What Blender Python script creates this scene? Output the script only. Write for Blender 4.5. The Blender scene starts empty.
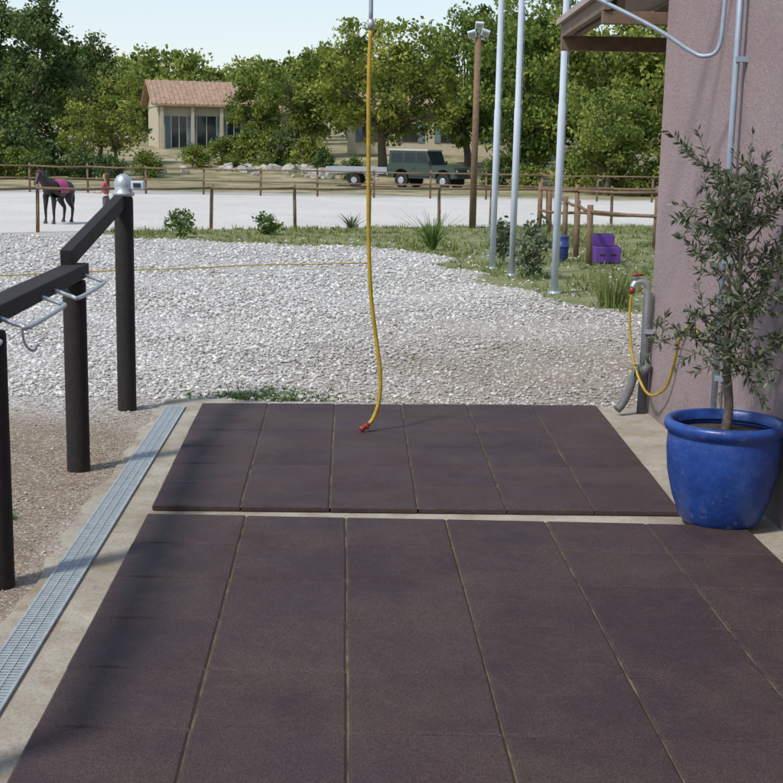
import bpy, bmesh, math, random
import numpy as np
from mathutils import Vector, Matrix
random.seed(7)
RNG = np.random.default_rng(11)
scene = bpy.context.scene
COL = scene.collection

# ------------------------------------------------------------------ materials
def new_mat(name):
    m = bpy.data.materials.new(name); m.use_nodes = True
    nt = m.node_tree
    return m, nt, nt.nodes['Principled BSDF']
def mixc(nt, fac, a, b):
    n = nt.nodes.new('ShaderNodeMix'); n.data_type = 'RGBA'
    for sock, v in ((n.inputs[0], fac), (n.inputs[6], a), (n.inputs[7], b)):
        if isinstance(v, (int, float)): sock.default_value = v
        elif isinstance(v, tuple): sock.default_value = (*v[:3], 1)
        else: nt.links.new(v, sock)
    return n.outputs[2]
def noise(nt, scale, detail=4, rough=.55, coord=None):
    n = nt.nodes.new('ShaderNodeTexNoise'); n.inputs['Scale'].default_value = scale
    n.inputs['Detail'].default_value = detail; n.inputs['Roughness'].default_value = rough
    if coord is not None: nt.links.new(coord, n.inputs['Vector'])
    return n.outputs['Fac']
def coords(nt, kind='Object'):
    return nt.nodes.new('ShaderNodeTexCoord').outputs[kind]
def ramp(nt, src, stops):
    r = nt.nodes.new('ShaderNodeValToRGB'); e = r.color_ramp.elements
    while len(e) < len(stops): e.new(.5)
    for i, (p, c) in enumerate(stops):
        e[i].position = p
        e[i].color = (*c, 1) if isinstance(c, tuple) else (c, c, c, 1)
    nt.links.new(src, r.inputs[0]); return r.outputs[0]
def math2(nt, op, a, b_):
    n = nt.nodes.new('ShaderNodeMath'); n.operation = op
    for i, v in enumerate((a, b_)):
        if isinstance(v, (int, float)): n.inputs[i].default_value = v
        else: nt.links.new(v, n.inputs[i])
    return n.outputs[0]
def bump(nt, b, src, strength, dist):
    n = nt.nodes.new('ShaderNodeBump'); n.inputs['Strength'].default_value = strength
    n.inputs['Distance'].default_value = dist
    nt.links.new(src, n.inputs['Height']); nt.links.new(n.outputs[0], b.inputs['Normal'])
def simple(name, c, rough=.6, metal=0, var=.25, scale=6, bmp=0, bscale=60, bdist=.01, c2=None):
    m, nt, b = new_mat(name)
    co = coords(nt)
    d = c2 if c2 else tuple(x*(1-var) for x in c)
    f = ramp(nt, noise(nt, scale, 5, .6, co), [(.35, 0.0), (.68, 1.0)])
    nt.links.new(mixc(nt, f, d, c), b.inputs['Base Color'])
    b.inputs['Roughness'].default_value = rough; b.inputs['Metallic'].default_value = metal
    if bmp: bump(nt, b, noise(nt, bscale, 4, .6, co), bmp, bdist)
    return m
def tint_mat(name, stops, rough=.8, transl=0, bmp=0, vary=False):
    m, nt, b = new_mat(name)
    a = nt.nodes.new('ShaderNodeAttribute'); a.attribute_name = 'tint'
    c = ramp(nt, a.outputs['Fac'], stops)
    if vary:
        oi = nt.nodes.new('ShaderNodeObjectInfo')
        k = ramp(nt, oi.outputs['Random'], [(0, (.78, .86, .78)), (.5, (1.0, 1.0, 1.0)), (1, (1.2, 1.10, .92))])
        mu = nt.nodes.new('ShaderNodeMix'); mu.data_type = 'RGBA'; mu.blend_type = 'MULTIPLY'; mu.inputs[0].default_value = 1
        nt.links.new(c, mu.inputs[6]); nt.links.new(k, mu.inputs[7]); c = mu.outputs[2]
    nt.links.new(c, b.inputs['Base Color']); b.inputs['Roughness'].default_value = rough
    b.inputs['Specular IOR Level'].default_value = .25
    if transl:
        t = nt.nodes.new('ShaderNodeBsdfTranslucent'); nt.links.new(c, t.inputs[0])
        mx = nt.nodes.new('ShaderNodeMixShader'); mx.inputs[0].default_value = transl
        nt.links.new(b.outputs[0], mx.inputs[1]); nt.links.new(t.outputs[0], mx.inputs[2])
        nt.links.new(mx.outputs[0], nt.nodes['Material Output'].inputs[0])
    if bmp: bump(nt, b, noise(nt, 60, 3, .6, coords(nt)), bmp, .01)
    return m

M = {}
M['leaf'] = tint_mat('oak_foliage', [(0, (.055, .09, .018)), (.5, (.19, .25, .05)), (1, (.40, .43, .11))], .7, .4, vary=True)
M['leafdark'] = tint_mat('pine_foliage', [(0, (.032, .062, .022)), (.5, (.10, .155, .045)), (1, (.22, .27, .085))], .7, .28, vary=True)
M['leafolive'] = tint_mat('olive_foliage', [(0, (.045, .065, .032)), (.5, (.115, .15, .08)), (1, (.27, .30, .20))], .5, .2)
M['leafdry'] = tint_mat('dry_grass_blades', [(0, (.09, .14, .03)), (.5, (.18, .23, .065)), (1, (.38, .36, .15))], .8, .25)
M['leafgreen'] = tint_mat('shrub_foliage', [(0, (.04, .08, .02)), (.5, (.11, .19, .04)), (1, (.24, .32, .09))], .6, .3)
M['bark'] = simple('bark', (.15, .12, .09), .9, 0, .5, 9, .6, 30, .03)
M['olivebark'] = simple('olive_bark', (.20, .165, .13), .9, 0, .5, 30, .7, 80, .006)
M['stone'] = tint_mat('gravel_stones', [(0, (.22, .18, .14)), (.3, (.38, .35, .31)), (.7, (.56, .545, .52)), (1, (.75, .74, .71))], .9, 0)
M['rock'] = simple('limestone', (.55, .52, .46), .9, 0, .5, 3, .8, 6, .08)
M['blackwood'] = simple('creosoted_wood', (.020, .014, .013), .8, 0, .5, 25, .5, 60, .005)
M['brownwood'] = simple('weathered_wood', (.24, .15, .085), .8, 0, .4, 12, .3, 40, .004)
M['galv'] = simple('galvanised_steel', (.52, .56, .60), .42, .55, .2, 40)
M['grate'] = simple('galvanised_grating', (.42, .46, .48), .5, .15, .25, 30)
M['pipe'] = simple('grey_painted_pipe', (.36, .43, .51), .45, .2, .15, 20)
M['whitepaint'] = simple('white_painted_metal', (.60, .66, .74), .35, 0, .12, 3)
M['yellow'] = simple('yellow_rubber_hose', (.50, .33, .02), .42, 0, .3, 20)
M['red'] = simple('red_plastic', (.36, .04, .03), .45, 0, .3, 40)
M['pvc'] = simple('grey_pvc', (.15, .15, .16), .55, 0, .3, 15)
M['blackmetal'] = simple('dark_metal', (.03, .03, .035), .5)
M['purple'] = simple('purple_plastic', (.16, .055, .34), .45, 0, .15, 4)
M['bluepl'] = simple('blue_plastic', (.03, .06, .22), .45)
M['rubber'] = simple('tyre_rubber', (.02, .02, .02), .8)
M['glass'] = simple('dark_glass', (.03, .04, .045), .08)
M['cargreen'] = simple('green_car_paint', (.045, .07, .055), .4, 0, .1, 2)
M['carroof'] = simple('pale_car_roof', (.45, .5, .46), .4, 0, .1, 2)
M['chrome'] = simple('dull_chrome', (.6, .6, .6), .3, .8)
M['housewall'] = simple('cream_render', (.54, .47, .35), .9, 0, .15, 2, .3, 30, .01)
M['rooftile'] = simple('terracotta_tiles', (.44, .29, .20), .85, 0, .4, 3, .5, 12, .03)
M['shutter'] = simple('shutter_paint', (.16, .22, .25), .6)
M['doorwhite'] = simple('off_white_frame', (.6, .58, .54), .6)
M['canopywood'] = simple('brown_timber', (.20, .135, .085), .7, 0, .35, 10, .3, 40, .004)
M['soffit'] = simple('soffit_boards', (.40, .34, .29), .8, 0, .2, 10)
M['horse'] = simple('black_horse_coat', (.016, .012, .011), .5, 0, .3, 8)
M['mane'] = simple('black_hair', (.010, .009, .009), .7)
M['pink'] = simple('pink_saddle_cloth', (.50, .06, .22), .8)
M['hoof'] = simple('hoof_horn', (.06, .05, .045), .6)
M['soil'] = simple('potting_soil', (.07, .05, .035), .95, 0, .4, 20, .8, 50, .02)
M['skin'] = simple('skin', (.46, .28, .20), .5, 0, .1, 8)
M['hair'] = simple('brown_hair', (.09, .05, .025), .6, 0, .4, 30)
M['shirt'] = simple('red_pink_tshirt', (.48, .10, .13), .8, 0, .15, 10)
M['jodh'] = simple('grey_jodhpurs', (.12, .11, .12), .85, 0, .15, 10)

# blue glazed pot
m, nt, b = new_mat('blue_glaze'); co = coords(nt)
f = ramp(nt, noise(nt, 5, 6, .65, co), [(.35, 0.0), (.7, 1.0)])
c = mixc(nt, f, (.009, .038, .19), (.021, .075, .31))
c = mixc(nt, ramp(nt, noise(nt, 30, 5, .7, co), [(.5, 0.0), (.75, .4)]), c, (.045, .14, .42))
f2 = ramp(nt, noise(nt, 16, 8, .75, co), [(.56, 0.0), (.66, 1.0)])
sx = nt.nodes.new('ShaderNodeSeparateXYZ'); nt.links.new(co, sx.inputs[0])
low = ramp(nt, sx.outputs[2], [(0.0, .95), (.2, .18)])
c = mixc(nt, math2(nt, 'MULTIPLY', f2, low), c, (.28, .25, .25))
nt.links.new(c, b.inputs['Base Color']); b.inputs['Roughness'].default_value = .35
bump(nt, b, noise(nt, 11, 4, .6, co), .45, .012)
M['pot'] = m

# pink stucco
m, nt, b = new_mat('pink_stucco'); co = coords(nt)
c = mixc(nt, ramp(nt, noise(nt, 1.3, 6, .6, co), [(.3, 0.0), (.7, 1.0)]), (.54, .40, .41), (.65, .50, .50))
c = mixc(nt, ramp(nt, noise(nt, 38, 5, .75, co), [(.35, 0.0), (.62, 1.0)]), mixc(nt, .34, c, (.26, .18, .19)), c)
c = mixc(nt, ramp(nt, noise(nt, 5, 6, .7, co), [(.5, 0.0), (.75, .35)]), c, (.68, .55, .55))
sx = nt.nodes.new('ShaderNodeSeparateXYZ'); nt.links.new(co, sx.inputs[0])
dirtf = ramp(nt, math2(nt, 'ADD', noise(nt, 3, 5, .7, co), sx.outputs[2]), [(.45, .6), (.9, 0.0)])
c = mixc(nt, dirtf, c, (.28, .22, .19))
nt.links.new(c, b.inputs['Base Color']); b.inputs['Roughness'].default_value = .95
bump(nt, b, noise(nt, 40, 6, .75, co), 1.0, .05)
M['stucco'] = m

# concrete
m, nt, b = new_mat('concrete'); co = coords(nt)
c = mixc(nt, ramp(nt, noise(nt, 2.2, 7, .65, co), [(.35, 0.0), (.65, 1.0)]), (.29, .25, .19), (.46, .42, .35))
c = mixc(nt, ramp(nt, noise(nt, 60, 4, .7, co), [(.3, .5), (.55, 0.0)]), c, (.19, .15, .11))
c = mixc(nt, ramp(nt, noise(nt, 5, 7, .75, co), [(.50, 0.0), (.66, .85)]), c, (.27, .20, .12))
c = mixc(nt, ramp(nt, noise(nt, 3.3, 6, .7, coords(nt, 'Generated')), [(.55, 0.0), (.7, .5)]), c, (.58, .54, .47))
nt.links.new(c, b.inputs['Base Color']); b.inputs['Roughness'].default_value = .9
bump(nt, b, noise(nt, 40, 6, .7, co), .6, .012)
M['concrete'] = m

# rubber tiles
m, nt, b = new_mat('rubber_tile'); co = coords(nt)
a = nt.nodes.new('ShaderNodeAttribute'); a.attribute_name = 'tint'
c = ramp(nt, a.outputs['Fac'], [(0, (.052, .030, .034)), (1, (.082, .048, .050))])
c = mixc(nt, ramp(nt, noise(nt, 1.5, 7, .7, co), [(.42, 0.0), (.62, .7)]), c, (.112, .076, .055))
c = mixc(nt, ramp(nt, noise(nt, 2.7, 6, .7, co), [(.30, .6), (.48, 0.0)]), c, (.040, .025, .036))
c = mixc(nt, ramp(nt, noise(nt, 14, 6, .75, co), [(.5, 0.0), (.7, .4)]), c, (.12, .088, .083))
c = mixc(nt, ramp(nt, noise(nt, 180, 3, .8, co), [(.4, .85), (.6, 0.0)]), c, (.020, .012, .015))
c = mixc(nt, ramp(nt, noise(nt, 260, 2, .8, co), [(.60, 0.0), (.68, .55)]), c, (.20, .155, .15))
nt.links.new(c, b.inputs['Base Color'])
nt.links.new(ramp(nt, noise(nt, 2.2, 5, .6, co), [(.3, .58), (.7, .80)]), b.inputs['Roughness'])
b.inputs['Specular IOR Level'].default_value = .32
bump(nt, b, noise(nt, 170, 3, .7, co), .7, .005)
M['mat'] = m
M['joint'] = simple('dusty_joint', (.17, .125, .07), .95, 0, .75, 7)

# ------------------------------------------------------------------ mesh helpers
def fast_mesh(name, V, F, tint=None, mats=(), mi=None, smooth=False):
    V = np.asarray(V, dtype=np.float32); F = np.asarray(F, dtype=np.int32)
    k = F.shape[1]; me = bpy.data.meshes.new(name)
    me.vertices.add(len(V)); me.vertices.foreach_set('co', V.ravel())
    me.loops.add(F.size); me.loops.foreach_set('vertex_index', F.ravel())
    me.polygons.add(len(F)); me.polygons.foreach_set('loop_start', np.arange(0, F.size, k, dtype=np.int32))
    for mt in mats: me.materials.append(mt)
    if mi is not None: me.polygons.foreach_set('material_index', np.asarray(mi, dtype=np.int32))
    if smooth is not False:
        s = np.ones(len(F), dtype=bool) if smooth is True else np.asarray(smooth, dtype=bool)
        me.polygons.foreach_set('use_smooth', s)
    else: me.polygons.foreach_set('use_smooth', np.zeros(len(F), dtype=bool))
    me.update(calc_edges=True)
    if tint is not None:
        at = me.attributes.new('tint', 'FLOAT', 'FACE'); at.data.foreach_set('value', np.asarray(tint, dtype=np.float32))
    return me
def add_obj(name, me, parent=None, loc=None, rotz=0, scale=None):
    o = bpy.data.objects.new(name, me); COL.objects.link(o)
    if parent: o.parent = parent
    if loc is not None: o.location = loc
    o.rotation_euler[2] = rotz
    if scale is not None: o.scale = scale if hasattr(scale, '__len__') else (scale,)*3
    return o
def empty(name, loc=(0, 0, 0), rotz=0, scale=1):
    e = add_obj(name, None, None, loc, rotz, scale); e.empty_display_size = .2; return e

def tube_q(pts, radii, seg=8, cap=True):
    pts = [Vector(p) for p in pts]; n = len(pts)
    if not hasattr(radii, '__len__'): radii = [radii]*n
    V = []; F = []; up = None
    for i, p in enumerate(pts):
        t = (pts[min(i+1, n-1)] - pts[max(i-1, 0)]).normalized()
        if up is None: up = Vector((0, 0, 1)) if abs(t.z) < .9 else Vector((1, 0, 0))
        a = up - t*up.dot(t)
        if a.length < 1e-4: a = t.orthogonal()
        a.normalize(); bb = t.cross(a); up = a
        for k in range(seg):
            th = 2*math.pi*k/seg
            V.append(p + (a*math.cos(th)+bb*math.sin(th))*radii[i])
    for i in range(n-1):
        for k in range(seg):
            k2 = (k+1) % seg
            F.append((i*seg+k, i*seg+k2, (i+1)*seg+k2, (i+1)*seg+k))
    return V, F
class MB:
    def __init__(s): s.v = []; s.f = []; s.m = []; s.sm = []; s.mats = []; s.t = []
    def mi(s, m):
        if m not in s.mats: s.mats.append(m)
        return s.mats.index(m)
    def add(s, V, F, mat, smooth=False, tint=.5):
        o = len(s.v); s.v += [tuple(v) for v in V]; k = s.mi(mat)
        for f in F: s.f.append([o+i for i in f]); s.m.append(k); s.sm.append(smooth); s.t.append(tint)
    def box(s, c, sz, mat, rz=0, ry=0, rx=0, bev=0, tint=.5):
        R = Matrix.Rotation(rz, 3, 'Z') @ Matrix.Rotation(ry, 3, 'Y') @ Matrix.Rotation(rx, 3, 'X')
        c = Vector(c); hx, hy, hz = [q/2 for q in sz]
        if bev <= 0:
            P = [(x, y, z) for z in (-hz, hz) for x, y in ((-hx, -hy), (hx, -hy), (hx, hy), (-hx, hy))]
            F = [(3, 2, 1, 0), (4, 5, 6, 7), (0, 1, 5, 4), (1, 2, 6, 5), (2, 3, 7, 6), (3, 0, 4, 7)]
            s.add([c + R @ Vector(p) for p in P], F, mat, False, tint)
        else:
            bm = bmesh.new(); bmesh.ops.create_cube(bm, size=1)
            for v in bm.verts: v.co = Vector((v.co.x*2*hx, v.co.y*2*hy, v.co.z*2*hz))
            bmesh.ops.bevel(bm, geom=bm.edges[:], offset=bev, segments=2, affect='EDGES', profile=.6)
            bm.verts.ensure_lookup_table()
            s.add([c + R @ v.co for v in bm.verts], [[v.index for v in f.verts] for f in bm.faces], mat, False, tint)
            bm.free()
    def beam(s, a, b, w, h, mat):
        a = Vector(a); b = Vector(b); d = b-a; L = d.length
        rz = math.atan2(d.y, d.x); ry = -math.asin(d.z/L)
        s.box((a+b)/2, (L, w, h), mat, rz, ry, bev=min(w, h)*.08)
    def tube(s, pts, r, mat, seg=10, cap=True):
        V, F = tube_q(pts, r, seg); n = len(V)//seg
        if cap: F = F + [tuple(range(seg))[::-1], tuple(range((n-1)*seg, n*seg))]
        s.add(V, F[:-2] if cap else F, mat, True)
        if cap:
            o = len(s.v)-len(V); k = s.mi(mat)
            for f in F[-2:]: s.f.append([o+i for i in f]); s.m.append(k); s.sm.append(False); s.t.append(.5)
    def lathe(s, prof, mat, seg=32, c=(0, 0, 0), smooth=True):
        V = []; F = []
        for r, z in prof:
            for k in range(seg):
                th = 2*math.pi*k/seg; V.append((c[0]+r*math.cos(th), c[1]+r*math.sin(th), c[2]+z))
        for i in range(len(prof)-1):
            for k in range(seg):
                k2 = (k+1) % seg; F.append((i*seg+k, i*seg+k2, (i+1)*seg+k2, (i+1)*seg+k))
        s.add(V, F, mat, smooth)
    def prism(s, poly, y0, y1, mat):       # poly in xz extruded along y
        n = len(poly)
        V = [(x, y0, z) for x, z in poly] + [(x, y1, z) for x, z in poly]
        F = [tuple(range(n)), tuple(range(2*n-1, n-1, -1))] + [(i, i+n, (i+1) % n+n, (i+1) % n) for i in range(n)]
        s.add(V, F, mat)
    def poly_up(s, poly, z0, z1, mat):     # poly in xy extruded along z (ccw)
        n = len(poly)
        V = [(x, y, z0) for x, y in poly] + [(x, y, z1) for x, y in poly]
        F = [tuple(range(n))[::-1], tuple(range(n, 2*n))] + [(i, (i+1) % n, (i+1) % n+n, i+n) for i in range(n)]
        s.add(V, F, mat)
    def build(s, name, parent=None, loc=None, rotz=0, scale=None):
        me = bpy.data.meshes.new(name); me.from_pydata(s.v, [], s.f)
        for mt in s.mats: me.materials.append(mt)
        me.polygons.foreach_set('material_index', s.m); me.polygons.foreach_set('use_smooth', s.sm)
        at = me.attributes.new('tint', 'FLOAT', 'FACE'); at.data.foreach_set('value', s.t)
        me.update(); return add_obj(name, me, parent, loc, rotz, scale)

def bez(pts, n=24):  # catmull-rom
    P = [Vector(p) for p in pts]; P = [P[0]*2-P[1]]+P+[P[-1]*2-P[-2]]; out = []
    segs = len(P)-3
    for i in range(segs):
        k = max(2, n//segs)
        for j in range(k):
            t = j/k; a, b_, c_, d = P[i:i+4]
            out.append(.5*((2*b_)+(c_-a)*t+(2*a-5*b_+4*c_-d)*t*t+(3*b_-a-3*c_+d)*t**3))
    out.append(P[-2]); return out

# leaf quads (rhombi)
def leaves(C, size, aspect, rng, axis=None):
    n = len(C)
    a = rng.normal(size=(n, 3)) if axis is None else axis
    a = a/np.linalg.norm(a, axis=1, keepdims=True)
    r = rng.normal(size=(n, 3)); b_ = np.cross(a, r); b_ /= np.linalg.norm(b_, axis=1, keepdims=True)
    s = size*(.6+.7*rng.random((n, 1)))
    V = np.stack([C-a*s, C+b_*s*aspect, C+a*s, C-b_*s*aspect], 1).reshape(-1, 3)
    F = np.arange(4*n).reshape(-1, 4); return V, F

def tree_arrays(seed, H, W, base=.28, nclump=90, per=130, leaf=.17, rc=.62, tr=.2, flat=.75, depthW=None, cone=0):
    rng = np.random.default_rng(seed); DW = depthW or W
    z0 = H*base; zc = (H+z0)/2; hz = (H-z0)/2
    C = []
    ph = rng.random(6)*6.28
    while len(C) < nclump:
        u = rng.normal(size=3); u /= np.linalg.norm(u)
        r = .35+.65*rng.random()**.45
        lob = .82+.2*math.sin(3*math.atan2(u[1], u[0])+ph[0])+.14*math.sin(5*u[2]*2+ph[1]+2*u[0])
        tz = u[2]*r
        wd = 1-cone*(tz+1)/2
        C.append((W/2*u[0]*r*lob*wd, DW/2*u[1]*r*lob*wd, zc+hz*tz*(.93+.14*rng.random())))
    C = np.array(C)
    sc = .55+.8*rng.random(nclump)
    idx = np.repeat(np.arange(nclump), per)
    off = rng.normal(size=(len(idx), 3)); off /= np.linalg.norm(off, axis=1, keepdims=True)
    off *= (rng.random((len(idx), 1))**.6)*rc*sc[idx][:, None]*1.3; off[:, 2] *= flat
    P = C[idx]+off
    V, F = leaves(P, leaf, .6, rng)
    ct = np.clip(rng.normal(.5, .22, nclump), 0, 1)
    tint = np.clip(ct[idx]+rng.normal(0, .15, len(idx)), 0, 1)
    TV = []; TF = []
    def addt(p, r, seg=7):
        v, f = tube_q(p, r, seg); o = len(TV); TV.extend([tuple(q) for q in v]); TF.extend([tuple(i+o for i in q) for q in f])
    lean = rng.normal(0, .04*H, 2)
    fork = (lean[0], lean[1], z0+hz*.25)
    addt([(0, 0, -.3), (lean[0]*.2, lean[1]*.2, z0*.4), (lean[0]*.7, lean[1]*.7, z0*.9), fork], [tr*1.35, tr, tr*.85, tr*.6], 9)
    for k in rng.choice(nclump, min(22, nclump), replace=False):
        e = C[k]; s0 = rng.uniform(.75, 1)
        st = Vector((fork[0]*s0, fork[1]*s0, fork[2]*s0)); en = Vector(e)
        mid = st.lerp(en, .5)+Vector((rng.normal(0, .2), rng.normal(0, .2), .25))
        addt([st, mid, en], [tr*.45, tr*.26, tr*.07], 5)
    TV = np.array(TV); TF = np.array(TF)
    Vt = np.vstack([TV, V]); Ft = np.vstack([TF, F+len(TV)])
    mi = np.r_[np.zeros(len(TF), int), np.ones(len(F), int)]
    tt = np.r_[np.full(len(TF), .5), tint]
    return Vt, Ft, mi, tt
def tree_mesh(name, mat, **kw):
    V, F, mi, tt = tree_arrays(**kw)
    return fast_mesh(name, V, F, tt, (M['bark'], mat), mi, smooth=(mi == 0))

# ------------------------------------------------------------------ terrain
def sstep(a, b_, x): t = np.clip((x-a)/(b_-a), 0, 1); return t*t*(3-2*t)
def gz(x, y):
    x = np.asarray(x, float); y = np.asarray(y, float)
    z = 1.5*sstep(62, 98, y) + .028*np.maximum(0, y-98)
    z = z + .12*np.sin(x*.21+1)*np.sin(y*.17)*sstep(55, 75, y)
    return z
def GZ(x, y): return float(gz(x, y))
def nz2(x, y, s=1.0):
    return (np.sin(x*1.7*s+1.3*np.sin(y*1.1*s))+np.sin(y*2.3*s+1.7*np.sin(x*.9*s+2))+.6*np.sin(x*5.1*s+y*3.7*s)+.4*np.sin(x*9.7*s-y*8.3*s+1))/3.0
def pip(px, py, poly):
    ins = np.zeros(px.shape, bool); n = len(poly)
    for i in range(n):
        x1, y1 = poly[i]; x2, y2 = poly[(i+1) % n]
        if y1 == y2: continue
        c_ = ((y1 > py) != (y2 > py)) & (px < (x2-x1)*(py-y1)/(y2-y1)+x1)
        ins ^= c_
    return ins
GRASS = [(-6.6, 28.2), (-5.6, 26.6), (-3, 25.8), (0, 25.0), (1.0, 23.5), (.9, 21.5), (1.5, 18.8), (2.1, 17.0), (2.9, 15.6), (5, 14.5), (14, 18), (14, 39), (4.2, 33.6), (1, 32.2), (-4.2, 29.8)]
SAND = [(-22, 19), (-9.5, 26.2), (-7.5, 27.6), (-4.2, 30.0), (1, 32.6), (4, 34.0), (14, 39.4), (24, 55), (-30, 45)]
def masks(x, y):
    j = nz2(x, y, .9)*.32; j2 = nz2(y+5, x, 1.1)*.32
    g = pip(x+j, y+j2, GRASS).astype(float)
    s = pip(x+j*.4, y+j2*.4, SAND).astype(float)
    left = sstep(.25, -.25, (x+1.62+.04*(9.4-y)*-1)+j*.5)*sstep(10.8, 8.2, y+j*2.2)
    core = sstep(-2.4, .2, x+j*2-.25*(y-10))*sstep(19.5, 12, y+j2*4)*(.60+.3*nz2(x+9, y, .7))
    right = sstep(.6, 1.5, x+j*2-.1*(y-9))*sstep(20, 14, y)*.4
    d = np.clip(np.maximum(np.maximum(left, core), right), 0, 1)
    bank = sstep(50.5, 53.5, y+j*3)
    return d, g, s, bank
def axis(parts): return np.unique(np.concatenate([np.arange(a, b_, st) for a, b_, st in parts]))
xs = axis([(-700, -100, 60), (-100, -30, 6), (-30, -12, 1), (-12, 12, .13), (12, 30, 1), (30, 100, 6), (100, 701, 60)])
ys = axis([(-300, -10, 40), (-10, 3, 1), (3, 34, .14), (34, 60, .5), (60, 130, 3), (130, 300, 20), (300, 1001, 100)])
X, Y = np.meshgrid(xs, ys); x = X.ravel(); y = Y.ravel()
dm, gm, sm, bk = masks(x, y)
z = gz(x, y) - .014 + .012*nz2(x, y, .8)*sstep(10.5, 12, y)*(y < 50)
z = z + .03*nz2(x+3, y, .3)*sstep(12, 16, y)*(y < 40)
V = np.stack([x, y, z], 1); nx, ny = len(xs), len(ys)
I = np.arange(nx*ny).reshape(ny, nx)
F = np.stack([I[:-1, :-1], I[:-1, 1:], I[1:, 1:], I[1:, :-1]], -1).reshape(-1, 4)
me = fast_mesh('ground', V, F, smooth=True)
at = me.attributes.new('mask', 'FLOAT_COLOR', 'POINT')
at.data.foreach_set('color', np.stack([dm, gm, sm, bk], 1).astype(np.float32).ravel())
m, nt, b = new_mat('ground_mix'); co = coords(nt)
a = nt.nodes.new('ShaderNodeAttribute'); a.attribute_name = 'mask'
sp = nt.nodes.new('ShaderNodeSeparateColor'); nt.links.new(a.outputs['Color'], sp.inputs[0])
vo = nt.nodes.new('ShaderNodeTexVoronoi'); vo.inputs['Scale'].default_value = 30; nt.links.new(co, vo.inputs['Vector'])
sv = nt.nodes.new('ShaderNodeSeparateColor'); nt.links.new(vo.outputs['Color'], sv.inputs[0])
vf = nt.nodes.new('ShaderNodeTexVoronoi'); vf.inputs['Scale'].default_value = 75; nt.links.new(co, vf.inputs['Vector'])
svf = nt.nodes.new('ShaderNodeSeparateColor'); nt.links.new(vf.outputs['Color'], svf.inputs[0])
grav = ramp(nt, sv.outputs[0], [(0, (.31, .28, .24)), (.35, (.46, .44, .41)), (.7, (.58, .57, .55)), (1, (.70, .69, .67))])
grav = mixc(nt, ramp(nt, vo.outputs['Distance'], [(.35, 0.0), (.75, .6)]), grav, (.18, .15, .12))
grav = mixc(nt, ramp(nt, noise(nt, .5, 6, .6, co), [(.4, 0.0), (.7, .35)]), grav, (.42, .37, .31))
dirt = mixc(nt, ramp(nt, noise(nt, 3, 8, .75, co), [(.3, 0.0), (.7, 1.0)]), (.18, .125, .085), (.33, .25, .175))
dirt = mixc(nt, ramp(nt, noise(nt, 45, 5, .75, co), [(.4, .5), (.6, 0.0)]), dirt, (.11, .075, .05))
dirt = mixc(nt, ramp(nt, svf.outputs[1], [(.72, 0.0), (.82, .8)]), dirt, (.40, .35, .29))
gr = mixc(nt, ramp(nt, noise(nt, 1.6, 6, .7, co), [(.35, 0.0), (.65, 1.0)]), (.14, .18, .055), (.33, .29, .15))
gr = mixc(nt, ramp(nt, noise(nt, 25, 4, .7, co), [(.4, .5), (.6, 0.0)]), gr, (.07, .10, .03))
sa = mixc(nt, ramp(nt, noise(nt, .35, 6, .6, co), [(.3, 0.0), (.7, 1.0)]), (.57, .535, .49), (.67, .64, .595))
sa = mixc(nt, ramp(nt, noise(nt, 4, 5, .7, co), [(.3, .4), (.6, 0.0)]), sa, (.48, .435, .39))
ba = mixc(nt, ramp(nt, noise(nt, .45, 7, .7, co), [(.4, 0.0), (.6, 1.0)]), (.13, .14, .05), (.42, .34, .21))
c = mixc(nt, sp.outputs[0], grav, dirt); c = mixc(nt, sp.outputs[2], c, sa); c = mixc(nt, sp.outputs[1], c, gr)
c = mixc(nt, a.outputs['Alpha'], c, ba)
nt.links.new(c, b.inputs['Base Color']); b.inputs['Roughness'].default_value = .95
inv = ramp(nt, vo.outputs['Distance'], [(0, 1.0), (.8, 0.0)])
invf = ramp(nt, vf.outputs['Distance'], [(0, .35), (.8, 0.0)])
bump(nt, b, mixc(nt, sp.outputs[0], inv, invf), .8, .022)
me.materials.append(m); add_obj('ground', me)

# ------------------------------------------------------------------ gravel stones (one mass)
t = (1+5**.5)/2
ico = np.array([(-1, t, 0), (1, t, 0), (-1, -t, 0), (1, -t, 0), (0, -1, t), (0, 1, t), (0, -1, -t), (0, 1, -t), (t, 0, -1), (t, 0, 1), (-t, 0, -1), (-t, 0, 1)])/math.sqrt(1+t*t)
icf = np.array([(0, 11, 5), (0, 5, 1), (0, 1, 7), (0, 7, 10), (0, 10, 11), (1, 5, 9), (5, 11, 4), (11, 10, 2), (10, 7, 6), (7, 1, 8), (3, 9, 4), (3, 4, 2), (3, 2, 6), (3, 6, 8), (3, 8, 9), (4, 9, 5), (2, 4, 11), (6, 2, 10), (8, 6, 7), (9, 8, 1)])
def stones(px, py, pz, rad, rng, flat=.65):
    n = len(px); q = rng.normal(size=(n, 4)); q /= np.linalg.norm(q, axis=1, keepdims=True)
    w, x_, y_, z_ = q.T
    R = np.stack([1-2*(y_*y_+z_*z_), 2*(x_*y_-z_*w), 2*(x_*z_+y_*w), 2*(x_*y_+z_*w), 1-2*(x_*x_+z_*z_), 2*(y_*z_-x_*w), 2*(x_*z_-y_*w), 2*(y_*z_+x_*w), 1-2*(x_*x_+y_*y_)], 1).reshape(n, 3, 3)
    B = ico[None]*(1+rng.normal(0, .16, (n, 12, 1)))*rng.uniform(.6, 1.15, (n, 1, 3))
    B = np.einsum('nij,nkj->nki', R, B)*rad[:, None, None]; B[:, :, 2] *= flat
    B += np.stack([px, py, pz], 1)[:, None]
    Fc = (icf[None]+12*np.arange(n)[:, None, None]).reshape(-1, 3)
    return B.reshape(-1, 3), Fc
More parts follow.
